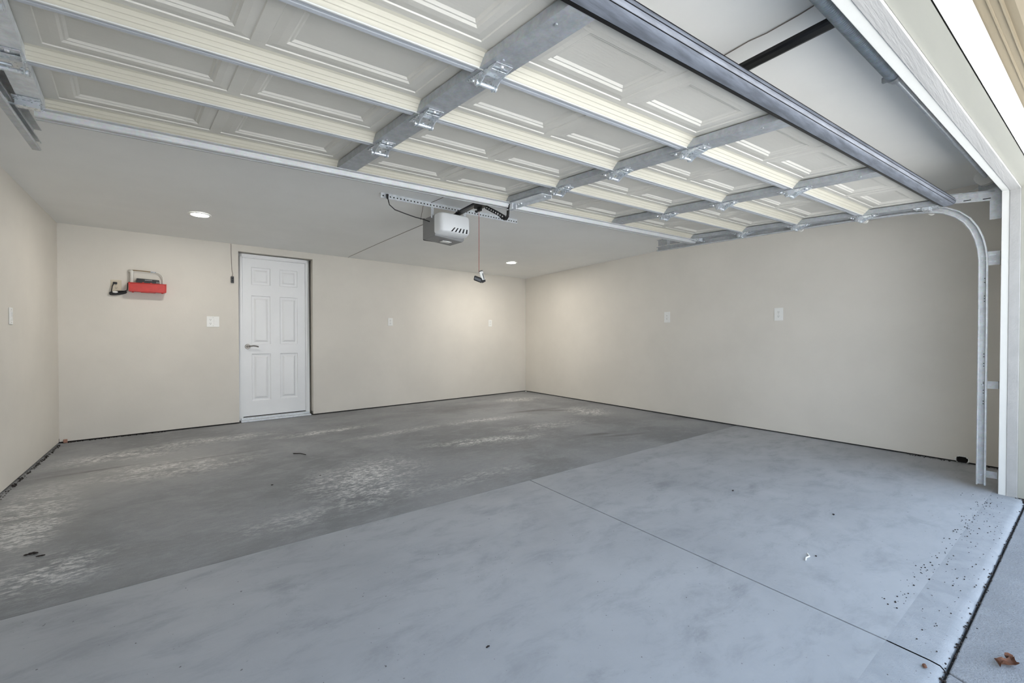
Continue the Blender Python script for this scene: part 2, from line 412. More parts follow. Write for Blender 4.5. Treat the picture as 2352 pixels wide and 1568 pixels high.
# soffit boards of the eave outside, and the fascia
mb = MB()
prof = [(.18, 2.390), (.213, 2.390), (.2145, 2.384), (.219, 2.384), (.221, 2.389), (.242, 2.389), (.2435, 2.382), (.249, 2.382), (.251, 2.396), (.276, 2.392), (.30, 2.41),
        (.52, 2.41), (.52, 2.47), (.18, 2.47)]
mb.prism(prof, -1.4, 6.6, F)
struct(mb.build('trim_5', M['beige']))
mb = MB(); mb.box((-1.4, .52, 2.34), (6.6, .56, 2.52), F); struct(mb.build('trim_6', M['beige'], bevel=.003))

# ------------------------------------------------------------------ interior door
d1 = thing('door_1', WB((DX0+DX1)/2, .1, 0), 'white six-panel entry door in the back wall with a lever handle', None, None, 'structure')
fr = MB(); RC = .075                                               # frame face set back in the wall
j0, j1 = DX0+.012, DX1-.028
def jamb(a0, a1, c0, c1, b0, b1): fr.box((a0, b0, c0), (a1, b1, c1), WB)
jamb(j0, j0+.038, .02, DH-.012, RC, .14); jamb(j1-.038, j1, .02, DH-.012, RC, .14); jamb(j0, j1, DH-.05, DH-.012, RC, .14)
jamb(j0+.038, j0+.048, .02, DH-.05, RC+.014, .14); jamb(j1-.048, j1-.038, .02, DH-.05, RC+.014, .14); jamb(j0+.038, j1-.038, DH-.06, DH-.05, RC+.014, .14)
fr.build('door_frame', M['white'], d1, bevel=.003)
bk = MB(); bk.box((DX0-.02, .15, 0), (DX1+.02, .17, DH+.02), WB); bk.build('door_backing', M['dark'], d1)
sl = MB(); a0, a1, c0, c1 = j0+.05, j1-.05, .062, DH-.062; bF = RC+.028
W_, H_ = a1-a0, c1-c0
cols = [(.13, .425), (.575, .87)]; rows = [(.095, .395), (.455, .765), (.835, .945)]
def facegrid(mb, G, ua, ub, va, vb, cells, rings):
    """flat face with moulded rectangles; cells=(u0,u1,v0,v1); rings=[(inset,depth),...]"""
    us = sorted({ua, ub} | {c for q in cells for c in q[:2]}); vs = sorted({va, vb} | {c for q in cells for c in q[2:]})
    for i in range(len(us)-1):
        for k in range(len(vs)-1):
            x0, x1, y0, y1 = us[i], us[i+1], vs[k], vs[k+1]
            hit = [q for q in cells if q[0]-1e-6 <= x0 and x1 <= q[1]+1e-6 and q[2]-1e-6 <= y0 and y1 <= q[3]+1e-6]
            if not hit: mb.quad(G(x0, y0, 0), G(x1, y0, 0), G(x1, y1, 0), G(x0, y1, 0))
    for q in cells:
        prev = None
        for ins, dep in [(0, 0)] + rings:
            r = [G(q[0]+ins, q[2]+ins, dep), G(q[1]-ins, q[2]+ins, dep), G(q[1]-ins, q[3]-ins, dep), G(q[0]+ins, q[3]-ins, dep)]
            if prev: 
                for e in range(4): mb.quad(prev[e], prev[(e+1) % 4], r[(e+1) % 4], r[e])
            prev = r
        mb.quad(*prev)
cells = [(a0+W_*c[0], a0+W_*c[1], c0+H_*r[0], c0+H_*r[1]) for c in cols for r in rows]
G = lambda u, v, d: WB(u, bF+d, v)
facegrid(sl, G, a0, a1, c0, c1, cells, [(.006, .013), (.016, .015), (.032, .014), (.050, .003), (.056, .001)])
sl.box((a0, bF+.017, c0), (a1, bF+.04, c1), WB)
for (u0, u1) in ((a0, a0), (a1, a1)): sl.quad(WB(u0, bF, c0), WB(u0, bF, c1), WB(u0, bF+.017, c1), WB(u0, bF+.017, c0))
for w in (c0, c1): sl.quad(WB(a0, bF, w), WB(a1, bF, w), WB(a1, bF+.017, w), WB(a0, bF+.017, w))
sl.build('door_panel', M['white'], d1)
th_ = MB(); th_.box((DX0+.02, -.004, -.001), (DX1-.03, .14, .022), WB); th_.box((DX0+.03, RC-.02, .022), (DX1-.035, .14, .05), WB); th_.build('threshold', M['galv'], d1, bevel=.004)
hd = MB(); hc = (j0+.05+.055, .995)
hd.cyl(WB(hc[0], bF-.012, hc[1]), WB(hc[0], bF, hc[1]), .030, .034, 24); hd.cyl(WB(hc[0], bF-.05, hc[1]), WB(hc[0], bF-.01, hc[1]), .012, .014)
hd.tube([WB(hc[0]+.0, bF-.05, hc[1]), WB(hc[0]+.03, bF-.054, hc[1]+.006), WB(hc[0]+.06, bF-.054, hc[1]+.01), WB(hc[0]+.09, bF-.052, hc[1]+.006), WB(hc[0]+.118, bF-.05, hc[1]-.004)], .0085, 10)
h_ = hd.build('door_handle', M['nickel'], d1, smooth=True); h_['label'] = 'dark nickel lever handle'
# narrow drywall cap strip where the opening meets the ceiling
# ------------------------------------------------------------------ electrical plates
def duplex(W, a, c, name, label, w=.08, h=.128, cat='outlet', group=None, side=1, faces=('o',), plug=False, col='plate'):
    t = thing(name, W(a, 0, c-h/2), label, cat, group)
    n = len(faces); pw = w + (n-1)*.05
    bx = lambda a0, a1, b0, b1, c0, c1, mb: mb.box((a+a0, -side*b0, c+c0), (a+a1, -side*b1, c+c1), W)
    p = MB(); bx(-pw/2, pw/2, -.0, .007, -h/2, h/2, p); p.build('cover_plate', M[col], t, bevel=.0035)
    for i, k in enumerate(faces):
        ox = (i-(n-1)/2)*.052
        if k == 'o':
            q = MB(); s_ = MB()
            for cy in (.024, -.024):
                pts = []
                for j in range(16):
                    an = 2*math.pi*j/16; pts.append((ox+.0175*max(-1, min(1, 1.15*math.cos(an))), cy+.0185*max(-.85, min(.85, math.sin(an)))))
                F2 = lambda z, x, y: W(a+x, -side*z, c+y)
                q.prism(pts, .004, .0095, F2)
                for sx in (-.0065, .0065): s_.box((a+ox+sx-.0012, -side*.0092, c+cy-.001), (a+ox+sx+.0012, -side*.0102, c+cy+.009), W)
                s_.cyl(W(a+ox, -side*.0092, c+cy-.009), W(a+ox, -side*.0102, c+cy-.009), .003, seg=10)
            q.build('receptacle', M[col], t, bevel=.001); each(s_, 'slot', M['dark'], t)
        elif k == 's':
            q = MB(); q.box((a+ox-.0165, -side*.005, c-.034), (a+ox+.0165, -side*.010, c+.034), W); q.build('rocker_switch', M[col], t, bevel=.002)
            q = MB(); q.box((a+ox-.0145, -side*.010, c-.002), (a+ox+.0145, -side*.0125, c+.031), W); q.build('paddle', M[col], t, bevel=.002)
        elif k == 't':
            q = MB(); q.box((a+ox-.006, -side*.006, c-.012), (a+ox+.006, -side*.018, c+.008), W); q.build('toggle', M[col], t, bevel=.002)
    sc = MB()
    for sy in (-h/2+.016, h/2-.016) if faces[0] != 'o' or n > 1 else (0,): sc.cyl(W(a, -side*.006, c+sy), W(a, -side*.0078, c+sy), .0028, seg=8)
    each(sc, 'screw', M['nickel'], t); return t
duplex(WB, 3.735, 1.365, 'wall_outlet', 'white duplex outlet on the back wall just right of the white door', .082, .125)
duplex(WB, 5.782, 1.385, 'wall_outlet', 'small white outlet at the far right end of the back wall, near the corner', .082, .128)
duplex(WR, 3.333, 1.408, 'wall_outlet', 'white duplex outlet on the right wall, nearer the back corner', .096, .155)
duplex(WR, 4.82, 1.39, 'wall_outlet', 'white duplex outlet on the right wall, nearer the garage door track', .096, .15)
duplex(WB, 1.357, 1.316, 'switch_plate', 'white two-gang plate with outlet and light switch left of the white door', .082, .132, 'switch', faces=('o', 's'))
duplex(WL, 1.6, 1.286, 'light_switch', 'single white light switch on the left wall', .08, .13, 'switch', side=-1, faces=('s',))
M['ivory'] = mat('ivory_plastic', (206, 196, 174), .5)
po = duplex(WB, .458, 1.7, 'wall_outlet', 'beige outlet with a black plug beside the red pump tray', .09, .128, col='ivory')
# ------------------------------------------------------------------ condensate pump: red tray, black motor, pipe loop
def wb(a, b, c): return WB(a, -b, c)
pu = thing('condensate_pump', wb(.727, .06, 1.63), 'red condensate pump tray with black motor and pipe loop on the back wall', 'pump')
tr_ = MB(); A0, A1, Z0, Z1 = .568, .890, 1.638, 1.737
tr_.box((A0, -.004, Z0), (A1, -.125, Z1-.006), WB); tr_.build('tray', M['redplastic'], pu, bevel=.006)
rm = MB()
rm.box((A0-.004, -.002, Z1-.008), (A1+.004, -.13, Z1), WB); rm.box((A0-.004, -.124, Z0), (A0+.006, -.13, Z1), WB); rm.box((A1-.006, -.124, Z0), (A1+.004, -.13, Z1), WB)
rm.box((A0, -.124, Z0-.002), (A1, -.129, Z0+.006), WB)
for a in (A0+.12, A0+.19): rm.box((a-.008, -.122, Z1-.004), (a+.008, -.134, Z1+.006), WB)
rm.build('tray_rim', M['redplastic'], pu, bevel=.002)
ft = MB()
for a in (A0+.026, A0+.036, A1-.036, A1-.026): ft.cyl(WB(a, -.115, Z0-.014), WB(a, -.115, Z0), .004, seg=8)
ft.box((A0+.10, -.05, Z0-.008), (A0+.23, -.12, Z0), WB); each(ft, 'foot', M['redplastic'], pu)
mo = MB(); mo.prism([(A0+.058, Z1), (A1-.052, Z1), (A1-.058, Z1+.044), (A0+.064, Z1+.052)], -.105, -.02, lambda b, a, c: WB(a, b, c)); mo.build('motor_cover', M['black'], pu, bevel=.004)
hs = MB(); hs.box((A0+.135, -.085, Z1+.03), (A0+.20, -.108, Z1+.04), WB)
for k in range(3): hs.box((A1-.085+k*.012, -.106, Z1+.006), (A1-.078+k*.012, -.110, Z1+.026), WB)
each(hs, 'motor_louvre', M['openergrey'], pu)
pp = MB(); pp.cyl(WB(A0+.024, -.05, Z1-.01), WB(A0+.024, -.05, Z1+.135), .0165); pp.cyl(WB(A0+.024, -.05, Z1+.06), WB(A0+.024, -.05, Z1+.066), .018)
pp.tube([WB(A0+.024, -.05, Z1+.12), WB(A0+.022, -.048, Z1+.132), WB(A0+.01, -.03, Z1+.136), WB(A0+.002, 0, Z1+.136)], .0165, 12); pp.build('drain_pipe', M['pvc'], pu, smooth=True)
cp = MB(); cp.tube([WB(A0+.0, -.008, Z1+.147), WB(A0+.05, -.03, Z1+.147), WB(A0+.12, -.035, Z1+.144), WB(A0+.19, -.035, Z1+.141)], .0048); cp.build('copper_pipe', M['brass'], pu, smooth=True)
fx = MB(); fx.cyl(WB(A0+.188, -.035, Z1+.141), WB(A0+.206, -.035, Z1+.140), .010, seg=12); fx.cyl(WB(A0+.206, -.035, Z1+.140), WB(A0+.235, -.035, Z1+.138), .007, seg=12)
fx.cyl(WB(A0+.30, -.06, Z1-.004), WB(A0+.30, -.06, Z1+.014), .011, seg=12); each(fx, 'fitting', M['zinc'], pu)
tb_ = MB(); tb_.tube([WB(A0+.235, -.035, Z1+.138), WB(A0+.262, -.037, Z1+.132), WB(A0+.285, -.045, Z1+.112), WB(A0+.299, -.055, Z1+.08), WB(A0+.302, -.06, Z1+.045), WB(A0+.30, -.06, Z1+.01)], .0062); tb_.build('vinyl_tube', M['pvc'], pu, smooth=True)
pc = MB()
pc.tube([WB(A0+.004, -.06, Z1+.008), WB(A0-.012, -.05, Z1-.005), WB(A0-.014, -.04, Z1-.05), WB(A0-.018, -.03, Z1-.085), WB(A0-.04, -.022, Z1-.095)], .0045)
rc = random.Random(3)
for k in range(5):
    o_ = .006*k; L0, L1 = A0-.165+.01*rc.random(), A0-.02-.012*rc.random(); zc = 1.618+.004*(k-2)
    pts = []
    for j in range(25):
        an = 2*math.pi*j/24; ca = (L0+L1)/2 + (L1-L0)/2*math.cos(an)
        pts.append(WB(ca, -.022-.004*k, zc + (ca-(L0+L1)/2)*.16 + (.016-.002*abs(k-2))*math.sin(an)*(1-.35*math.cos(an))))
    pc.tube(pts, .0042, 6)
pc.tube([WB(A0-.15, -.03, 1.625), WB(A0-.145, -.035, 1.655), WB(A0-.14, -.04, 1.69), WB(A0-.128, -.034, 1.722)], .0045)
pc.build('power_cord', M['black'], pu, smooth=True)
pg = MB(); pg.box((.432, -.008, 1.715), (.468, -.032, 1.738), WB); pg.build('plug', M['black'], pu, bevel=.004)
tw_ = MB(); tw_.ball(WB(A0-.118, -.04, 1.626), .021, 10, (1.2, .3, .55)); tw_.build('cord_tag', M['plate'], pu, smooth=True)
# ------------------------------------------------------------------ wall button and its wire
bt = thing('door_button', wb(1.566, 0, 1.818), 'small dark garage door button hanging from a thin wire left of the white door', 'button')
mb = MB(); mb.box((1.549, -.004, 1.818), (1.582, -.024, 1.902), WB); mb.build('button_case', mat('dark_grey_plastic', (70, 72, 74), .5), bt, bevel=.004)
mb = MB(); mb.box((1.557, -.0235, 1.866), (1.574, -.027, 1.886), WB); mb.box((1.557, -.0235, 1.834), (1.574, -.0255, 1.856), WB); each(mb, 'push_button', M['black'], bt, bevel=.002)
mb = MB(); mb.tube([WB(1.566, -.01, 1.90), WB(1.570, -.007, 1.94), WB(1.562, -.004, 1.99), WB(1.558, -.004, 2.1), WB(1.556, -.004, 2.2), WB(1.556, -.004, 2.322)], .0026, 6)
mb.build('bell_wire', M['wire'], bt, smooth=True)

# ------------------------------------------------------------------ recessed LED lights
def led(x, y, label, power):
    z = ceil_z(y); t = thing('recessed_light', (x, y, z), label, 'ceiling light', 'recessed ceiling lights')
    mb = MB(); seg = 40; rr = [(.098, .001), (.098, -.003), (.090, -.008), (.076, -.006), (.074, -.002)]; P = []; f = []
    for r, dz in rr:
        for k in range(seg): P.append(V((x+r*math.cos(2*math.pi*k/seg), y+r*math.sin(2*math.pi*k/seg), z+dz)))
    for i in range(len(rr)-1):
        for k in range(seg): f.append((i*seg+k, i*seg+(k+1) % seg, (i+1)*seg+(k+1) % seg, (i+1)*seg+k))
    mb.add(P, f); mb.build('trim_ring', M['plate'], t, smooth=True)
    mb = MB(); mb.cyl((x, y, z-.0005), (x, y, z-.0045), .0745, seg=seg); mb.build('lit_disc', M['led'], t)
    L = bpy.data.lights.new('downlight', 'AREA'); L.shape = 'DISK'; L.size = .14; L.energy = power; L.color = (1, .94, .86)
    o = bpy.data.objects.new('downlight', L); C.objects.link(o); o.location = (0, 0, -.012); o.parent = t
    return t
led(.213, 5.387, 'lit round recessed light in the ceiling near the left wall', 4)
led(4.394, 5.685, 'lit round recessed light in the ceiling near the back right corner', 8)

# ------------------------------------------------------------------ garage door (overhead, open)
GP = V((-.500, 2.970, 2.200)); GA = V((4.544, 2.556, 2.197)); GB = V((-.373, 1.007, 2.134)); GW = 5.061
ex = (GA-GP)/GW; ey = (GB-GP)/1.970; gn = ex.cross(ey).normalized()   # gn points down
def D(s, t, n): return GP + ex*s + ey*t + gn*n
gd = thing('garage_door', D(GW/2, 1, 0), 'open overhead garage door of four cream steel sections with galvanised stiles', 'garage door')
JT = [0, .469, .948, 1.426, 1.93]; ST = [-.02, 1.385, 2.655, 3.83, 5.04]; SK = -.042; OFF = .045
hinge_pts = []
for k in range(4):
    t0 = JT[k] + (OFF if k else -.03); t1 = JT[k+1] + (OFF if k < 3 else 0)
    ra = t0 + .052                                                   # riser foot on the skin
    rb = t1 - .046                                                   # back of the flange
    mb = MB()
    # skin with two stamped panels per bay
    cells = []
    for i in range(4):
        a, b = ST[i]+.052, ST[i+1]-.052; w = b-a; g1 = .028*w; pw = (w-3*g1*1.3)/2
        s0 = a + g1*1.3 + .0; cells += [(s0, s0+pw, ra+.03, rb-.012), (s0+pw+g1*1.3, s0+2*pw+g1*1.3, ra+.03, rb-.012)]
    G = lambda u, v, d: D(u, v, SK+d)
    facegrid(mb, G, 0, GW, ra, rb+.02, cells, [(.003, -.004), (.032, 0), (.056, 0), (.064, -.006), (.070, -.006), (.079, -.013)])
    # outer face, painted like the skin
    mb.box((0, t0, SK-.03), (GW, t1, SK-.014), D)
    sec = mb.build('door_section', M['skin'], gd)
    # ridged rail (front-facing riser)
    mr = MB(); pr = [(t0, .0), (t0+.004, .0015), (t0+.010, .0), (t0+.0135, -.004), (t0+.018, -.011), (t0+.0215, -.0125), (t0+.025, -.018), (t0+.030, -.0245), (t0+.0335, -.026), (t0+.038, -.032), (t0+.043, -.038), (t0+.054, SK),
          (t0+.054, SK-.012), (t0, SK-.012)]
    mr.prism(pr, .0, GW, D); mr.build('top_rail', M['rail'], sec)
    ml = MB(); ml.prism([(t0-.003, -.002), (t0-.001, .003), (t0+.006, .0035), (t0+.010, .001), (t0+.006, -.001)], 0, GW, D); ml.build('rail_lip_highlight', M['vinyl'], sec)  # white strip stands in for light catching the lip's rounded edge
    if k < 3:
        mf = MB(); pr = [(t1-.001, -.001), (t1-.006, -.0045), (t1-.009, -.0015), (t1-.020, -.001), (t1-.023, -.004), (t1-.026, -.001), (t1-.042, -.0005), (t1-.046, -.004), (t1-.046, SK-.012), (t1-.001, SK-.012)]
        mf.prism(pr, .0, GW, D); mf.build('bottom_rail', M['railgrey'], sec)
    # stiles
    for i, s in enumerate(ST):
        ms = MB(); w = .055 if 0 < i < 4 else .045
        s_a, s_b = (s-w, s+w) if 0 < i < 4 else ((-.05, .03) if i == 0 else (GW-.075, GW+.018))
        e0, e1 = t0+.002, t1-.004
        ms.prism([(s_a, .003), (s_a, SK+.006), (s_a+.003, SK+.006), (s_a+.003, .0005), (s_b-.003, .0005), (s_b-.003, SK+.006), (s_b, SK+.006), (s_b, .003)], e0, e1, lambda a, b, c: D(b, a, c))
        for tt in (e0+.1, e1-.09):
            if k == 3 or random.random() < .5: ms.cyl(D((s_a+s_b)/2-.02, tt, .003), D((s_a+s_b)/2-.02, tt, .008), .006, seg=6)
        ms.build('stile', M['galvstile'] if i else M['galv'], sec, smooth=True)
# hinges
def hinge(s, t, roller=0):
    t += OFF
    mb = MB(); E = lambda a, b, c: D(s+a, t+b, c)
    mb.box((-.04, -.098, .0045), (.04, -.004, .0075), E)               # back leaf
    mb.box((-.036, .002, .0045), (.036, .085, .0075), E)               # front leaf
    for sx in (-.036, .033):                                          # ears
        P = [(sx, .085, .006), (sx, -.03, .006), (sx, -.052, .030), (sx, -.040, .050), (sx, -.018, .050), (sx, .01, .030)]
        n = len(P); a = [E(*p) for p in P]; b = [E(p[0]+.003, p[1], p[2]) for p in P]
        mb.add(a+b, [list(range(n)), list(range(n, 2*n))[::-1]] + [(i, n+i, n+(i+1) % n, (i+1) % n) for i in range(n)])
    mb.box((-.034, .0, .012), (.034, .05, .0145), E)
    h = mb.build('hinge', M['zinc'], gd)
    mb = MB(); mb.cyl(E(-.040, -.030, .038), E(.040, -.030, .038), .0085, seg=14)
    mb.cyl(E(-.046, -.030, .038), E(-.040, -.030, .038), .012, seg=14); mb.cyl(E(.040, -.030, .038), E(.046, -.030, .038), .012, seg=14)
    mb.build('hinge_pin', M['zinc'], h, smooth=True)
    mb = MB()
    for a, b in ((-.022, -.078), (.022, -.078), (0, .068), (-.004, .03), (.026, .012)):
        mb.cyl(E(a, b, .0075), E(a, b, .014), .0085, .0065, seg=6)
    each(mb, 'bolt', M['zinc'], h)
    if roller:
        wheel(s, t-.03, roller, .02)
def wheel(s, t, sg, n):
    e = (-.085 if sg < 0 else GW+.085)
    mb = MB(); mb.cyl(D(s, t, n), D(e, t, n), .0055, seg=10); r = mb.build('roller', M['zinc'], gd, smooth=True)
    mb = MB(); w0, w1 = (e-.018, e) if sg < 0 else (e, e+.018)
    mb.cyl(D(w0, t, n), D(w1, t, n), .022, seg=20); mb.build('roller_wheel', M['pvc'], r, bevel=.003)
for j in (1, 2, 3):
    for i, s in enumerate(ST): hinge(s if 0 < i < 4 else (-.012 if i == 0 else GW-.03), JT[j], -1 if i == 0 else (1 if i == 4 else 0))
# top and bottom corner brackets with rollers
for sg, s in ((-1, -.02), (1, GW-.03)):
    for t_, nm in ((.05, 'top_bracket'), (1.86, 'bottom_bracket')):
        mb = MB(); mb.box((s-.045, t_-.07, .005), (s+.045, t_+.07, .008), D); mb.box((s-.04, t_-.02, .008), (s+.04, t_+.02, .03), D)
        P = [D(s-.045, t_-.07, .009), D(s+.05, t_-.07, .009), D(s, t_+.02, .009)]; Q = [p + gn*.003 for p in P]
        mb.add(P+Q, [(0, 1, 2), (3, 5, 4), (0, 3, 4, 1), (1, 4, 5, 2), (2, 5, 3, 0)])
        mb.cyl(D(s, t_-.03, .008), D(s, t_-.03, .018), .009, seg=6)
        mb.build(nm, M['zinc'], gd); wheel(s, t_, sg, .022)
# strut along the top edge
mb = MB(); pr = [(.008, .006), (-.010, .010), (-.014, .007), (-.018, .020), (-.023, .0185), (-.027, .032), (-.031, .036), (-.060, .036), (-.066, .026), (-.072, .036), (-.088, .036), (-.092, .004), (-.11, .004),
      (-.11, .002), (-.094, .002), (-.09, .033), (-.074, .033), (-.067, .023), (-.059, .033), (-.033, .033), (-.030, .029), (-.030, .018), (-.0245, .013), (-.02, .002), (.008, .002)]
mb.prism(pr, -.01, GW+.04, lambda a, b, c: D(a, b, c)); mb.build('strut', galv('strut_galvanised', (186, 188, 188), .5, var=.06, vs=9, metal=.15), gd)
# retainer and rubber bulb along the bottom edge
TB = 1.93
mb = MB(); mb.prism([(TB-.004, .004), (TB+.010, .004), (TB+.010, -.058), (TB+.004, -.058), (TB+.004, -.002), (TB-.004, -.002)], 0, GW, D); mb.build('seal_retainer', M['blacksteel'], gd)
mb = MB(); prof = []
for i in range(19):
    an = math.pi*(-.52 + 1.04*i/18); prof.append((TB+.016 + .062*max(0, math.cos(an))**.75, -.030 + .034*math.sin(an)))
prof = prof + [(TB+.012, .004), (TB+.012, -.064)]
mb.prism(prof, -.01, GW+.02, D); mb.build('bottom_seal', M['seal'], gd, smooth=True)
mb = MB()
for an in (-.62, -.28, .1, .42):
    b, c = TB+.016 + .0625*max(0, math.cos(an*1.6))**.75, -.030+.0345*math.sin(an*1.6); mb.box((0, b-.001, c-.001), (GW, b+.0015, c+.001), D)
each(mb, 'seal_rib', M['black'], gd)
# operator bracket on the centre stile
mb = MB(); s0 = ST[2]; mb.prism([(s0-.035, .006), (s0+.06, .006), (s0+.06, .03), (s0+.055, .03), (s0+.055, .010), (s0-.035, .010)], -.02, .36, lambda a, b, c: D(b, a, c))
for tt in (.03, .06, .32): mb.cyl(D(s0+.03, tt, .01), D(s0+.03, tt, .02), .009, seg=6)
for sx in (-.018, .014): mb.box((s0+sx, -.05, .01), (s0+sx+.004, .02, .055), D)
mb.build('operator_bracket', M['galv'], gd)

# ------------------------------------------------------------------ door tracks
def track(side, label):
    sg = 1 if side == 'right' else -1
    if sg > 0: X = lambda y: 4.752 - .06*(y-.39); lat = V((.9982, .0599, 0))
    else: X = lambda y: -.602 + .0645*max(0, 2.2-y); lat = V((-1, 0, 0))
    t = thing('door_track', (X(.4), .41, 0), label, 'door track', 'garage door tracks')
    dirh = V((-.06, 1, 0)).normalized() if sg > 0 else V((0, 1, 0))
    yz = [(.412, 0.03), (.412, 1.2), (.414, 1.70), (.421, 1.78), (.437, 1.86), (.462, 1.935), (.50, 2.005), (.552, 2.062), (.62, 2.105), (.70, 2.130), (.80, 2.143), (1.2, 2.158), (2.1, 2.166), (3.06, 2.172)]
    if sg < 0: yz[-1] = (3.48, 2.172)
    def sect(pts):
        path = [V((X(y), y, z)) for y, z in pts]; fr_ = []
        for i in range(len(path)):
            d = (path[min(i+1, len(path)-1)] - path[max(i-1, 0)]).normalized(); N = lat.cross(d).normalized()
            if N.z < -.0 or (abs(N.z) < .3 and N.y < 0): N = -N
            # normal pointing up/outwards the curve
            fr_.append((lat, N))
        return path, fr_
    R_ = .026
    prof = [(0, -R_), (0, R_), (-.030, R_), (-.034, R_-.004), (-.034, R_-.010), (-.031, R_-.010), (-.031, R_-.003), (-.003, R_-.003), (-.003, -R_+.003), (-.031, -R_+.003), (-.031, -R_+.010), (-.034, -R_+.010), (-.034, -R_+.004), (-.030, -R_)]
    def mk(pts, nm, m):
        path, fr_ = sect(pts)
        # consistent normals: derived from tangent turning
        fr2 = []
        for i in range(len(path)):
            d = (path[min(i+1, len(path)-1)] - path[max(i-1, 0)]).normalized()
            N = V((0, 0, 1))*abs(V((d.x, d.y)).length) + V((-dirh.x, -dirh.y, 0))*d.z
            fr2.append((lat, N.normalized()))
        mb = MB(); mb.sweep(path, fr2, prof); return mb.build(nm, m, t)
    mk(yz[:3], 'vertical_rail', M['trk']); mk(yz[2:11], 'curved_rail', M['trk']); mk(yz[10:], 'horizontal_rail', M['trk'])
    # reinforcing angle over the horizontal rail
    ang = [(.46, 2.228), (1.2, 2.238), (2.1, 2.242), (yz[-1][0]+(.0 if sg > 0 else .06), 2.246)]
    if sg > 0:
        ang = [(.36, 2.162)] + [(.62, 2.190)] + ang[1:]
    path = [V((X(y), y, z)) + lat*.004 for y, z in ang]; fr2 = [(lat, V((0, 0, 1)))]*len(path)
    mb = MB(); mb.sweep(path, fr2, [(0, -.034), (.003, -.034), (.003, .034), (-.030, .034), (-.030, .031), (0, .031)])
    mb.build('support_angle', M['trk'], t)
    if sg > 0:
        mb = MB()
        for y, z in ((.40, 2.148), (.50, 2.158), (.60, 2.172)): mb.box((X(y)+.0005, y-.02, z-.003), (X(y)+.002, y+.02, z+.003))
        each(mb, 'slot', M['dark'], t)
    # wall brackets (ledgers) behind the vertical rail
    if sg > 0:
        mb = MB()
        for z0, z1 in ((1.655, 1.757), (.745, .80), (.085, .135)): mb.box((X(.4)+.0, .33, z0), (X(.4)+.05, .333, z1)); mb.box((X(.4)+.004, .332, z0), (X(.4)+.008, .44, z1))
        mb.box((X(.4)+.004, .325, 1.99), (X(.4)+.008, .385, 2.22)); mb.box((X(.4)-.02, .322, 1.99), (X(.4)+.09, .326, 2.44)); each(mb, 'jamb_bracket', M['trk'], t)
        mb = MB()
        for z in (1.682, 1.73): mb.box((X(.4)+.0025, .35, z-.003), (X(.4)+.0039, .385, z+.003))
        mc = MB()
        for z in (1.56, 1.53, 1.43, 1.41, 1.39, 1.0, .98, .93, .91, .79, .78, .73, .71, .65, .63): mc.cyl((X(.4)-.0036, .405, z), (X(.4)-.0028, .405, z), .0035, seg=8)
        each(mc, 'rail_hole', M['dark'], t)
        for z, y in ((1.69, .40), (1.69, .42), (1.725, .40), (1.725, .42), (.77, .41), (.1, .41)): mb.cyl((X(.4)-.008, y, z), (X(.4)-.001, y, z), .006, seg=8)
        each(mb, 'bolt', M['zinc'], t)
    # perforated hanger at the back end
    ye = yz[-1][0]-.06; xe = X(ye)
    mb = MB(); zc = ceil_z(ye)
    for k in range(2):
        mb.box((xe+sg*.006, ye-.02-.07*k, 2.20), (xe+sg*.010, ye+.016-.07*k, zc))
    each(mb, 'hanger', M['galv'], t)
    mb = MB()
    for z in (2.29, 2.32, 2.35, 2.38): mb.cyl((xe+sg*.0045, ye-.002, z), (xe+sg*.0058, ye-.002, z), .005, seg=8)
    each(mb, 'hanger_hole', M['dark'], t)
    return t
M['trk'] = galv('track_galvanised', (184, 187, 188), .45)
track('right', 'galvanised garage door track curving up the right jamb and back along the right')
track('left', 'galvanised garage door track end at the upper left, beside the left edge of the door')
# ------------------------------------------------------------------ torsion shaft, spring, drum, cable
ts = thing('torsion_spring_assembly', F(2.6, -.13, 2.33), 'grey coiled torsion spring on its shaft behind the header', 'spring')
SZ = 2.335; sv = -.105
mb = MB(); mb.cyl(F(-.35, sv, SZ), F(5.4, sv, SZ), .0125, seg=16); mb.build('shaft', M['galv'], ts, smooth=True)
u0, u1 = 4.66-1.55, 4.66-2.62
mb = MB(); nrm = 70; P = []
n_t = 84; pts = []
L_ = u0-u1
prof = []
for i in range(n_t*6+1):
    x = i/6; prof.append((u0 - L_*x/n_t, .0245 + .0032*abs(math.sin(math.pi*x))))
seg = 20; P = []; f = []
c0_ = F(0, sv, SZ)
for u, r in prof:
    c = F(u, sv, SZ)
    for k in range(seg):
        a = 2*math.pi*k/seg; P.append(c + fv*(r*math.cos(a)) + V((0, 0, r*math.sin(a))))
for i in range(len(prof)-1):
    for k in range(seg): f.append((i*seg+k, i*seg+(k+1) % seg, (i+1)*seg+(k+1) % seg, (i+1)*seg+k))
mb.add(P, f); mb.build('spring', M['spring'], ts, smooth=True)
mb = MB(); mb.cyl(F(u1+.01, sv, SZ), F(u1-.05, sv, SZ), .034, .024, seg=20); mb.box((u1-.03, sv-.045, SZ-.012), (u1-.012, sv-.02, SZ+.012), F); mb.build('winding_cone', M['galvstile'], ts, bevel=.003)
mb = MB(); mb.cyl(F(u0-.01, sv, SZ), F(u0+.05, sv, SZ), .032, .022, seg=20)
for k in range(3): mb.cyl(F(u0+.0+.012*k, sv, SZ), F(u0+.006+.012*k, sv, SZ), .038, seg=20)
mb.build('spring_cone', M['galvstile'], ts)
mb = MB(); mb.box((u0+.06, sv-.03, SZ-.07), (u0+.066, 0.0, SZ+.05), F); mb.box((u0+.03, -.006, SZ-.09), (u0+.1, 0, SZ+.07), F); each(mb, 'centre_bracket', M['galv'], ts)
mb = MB(); ud = -.17
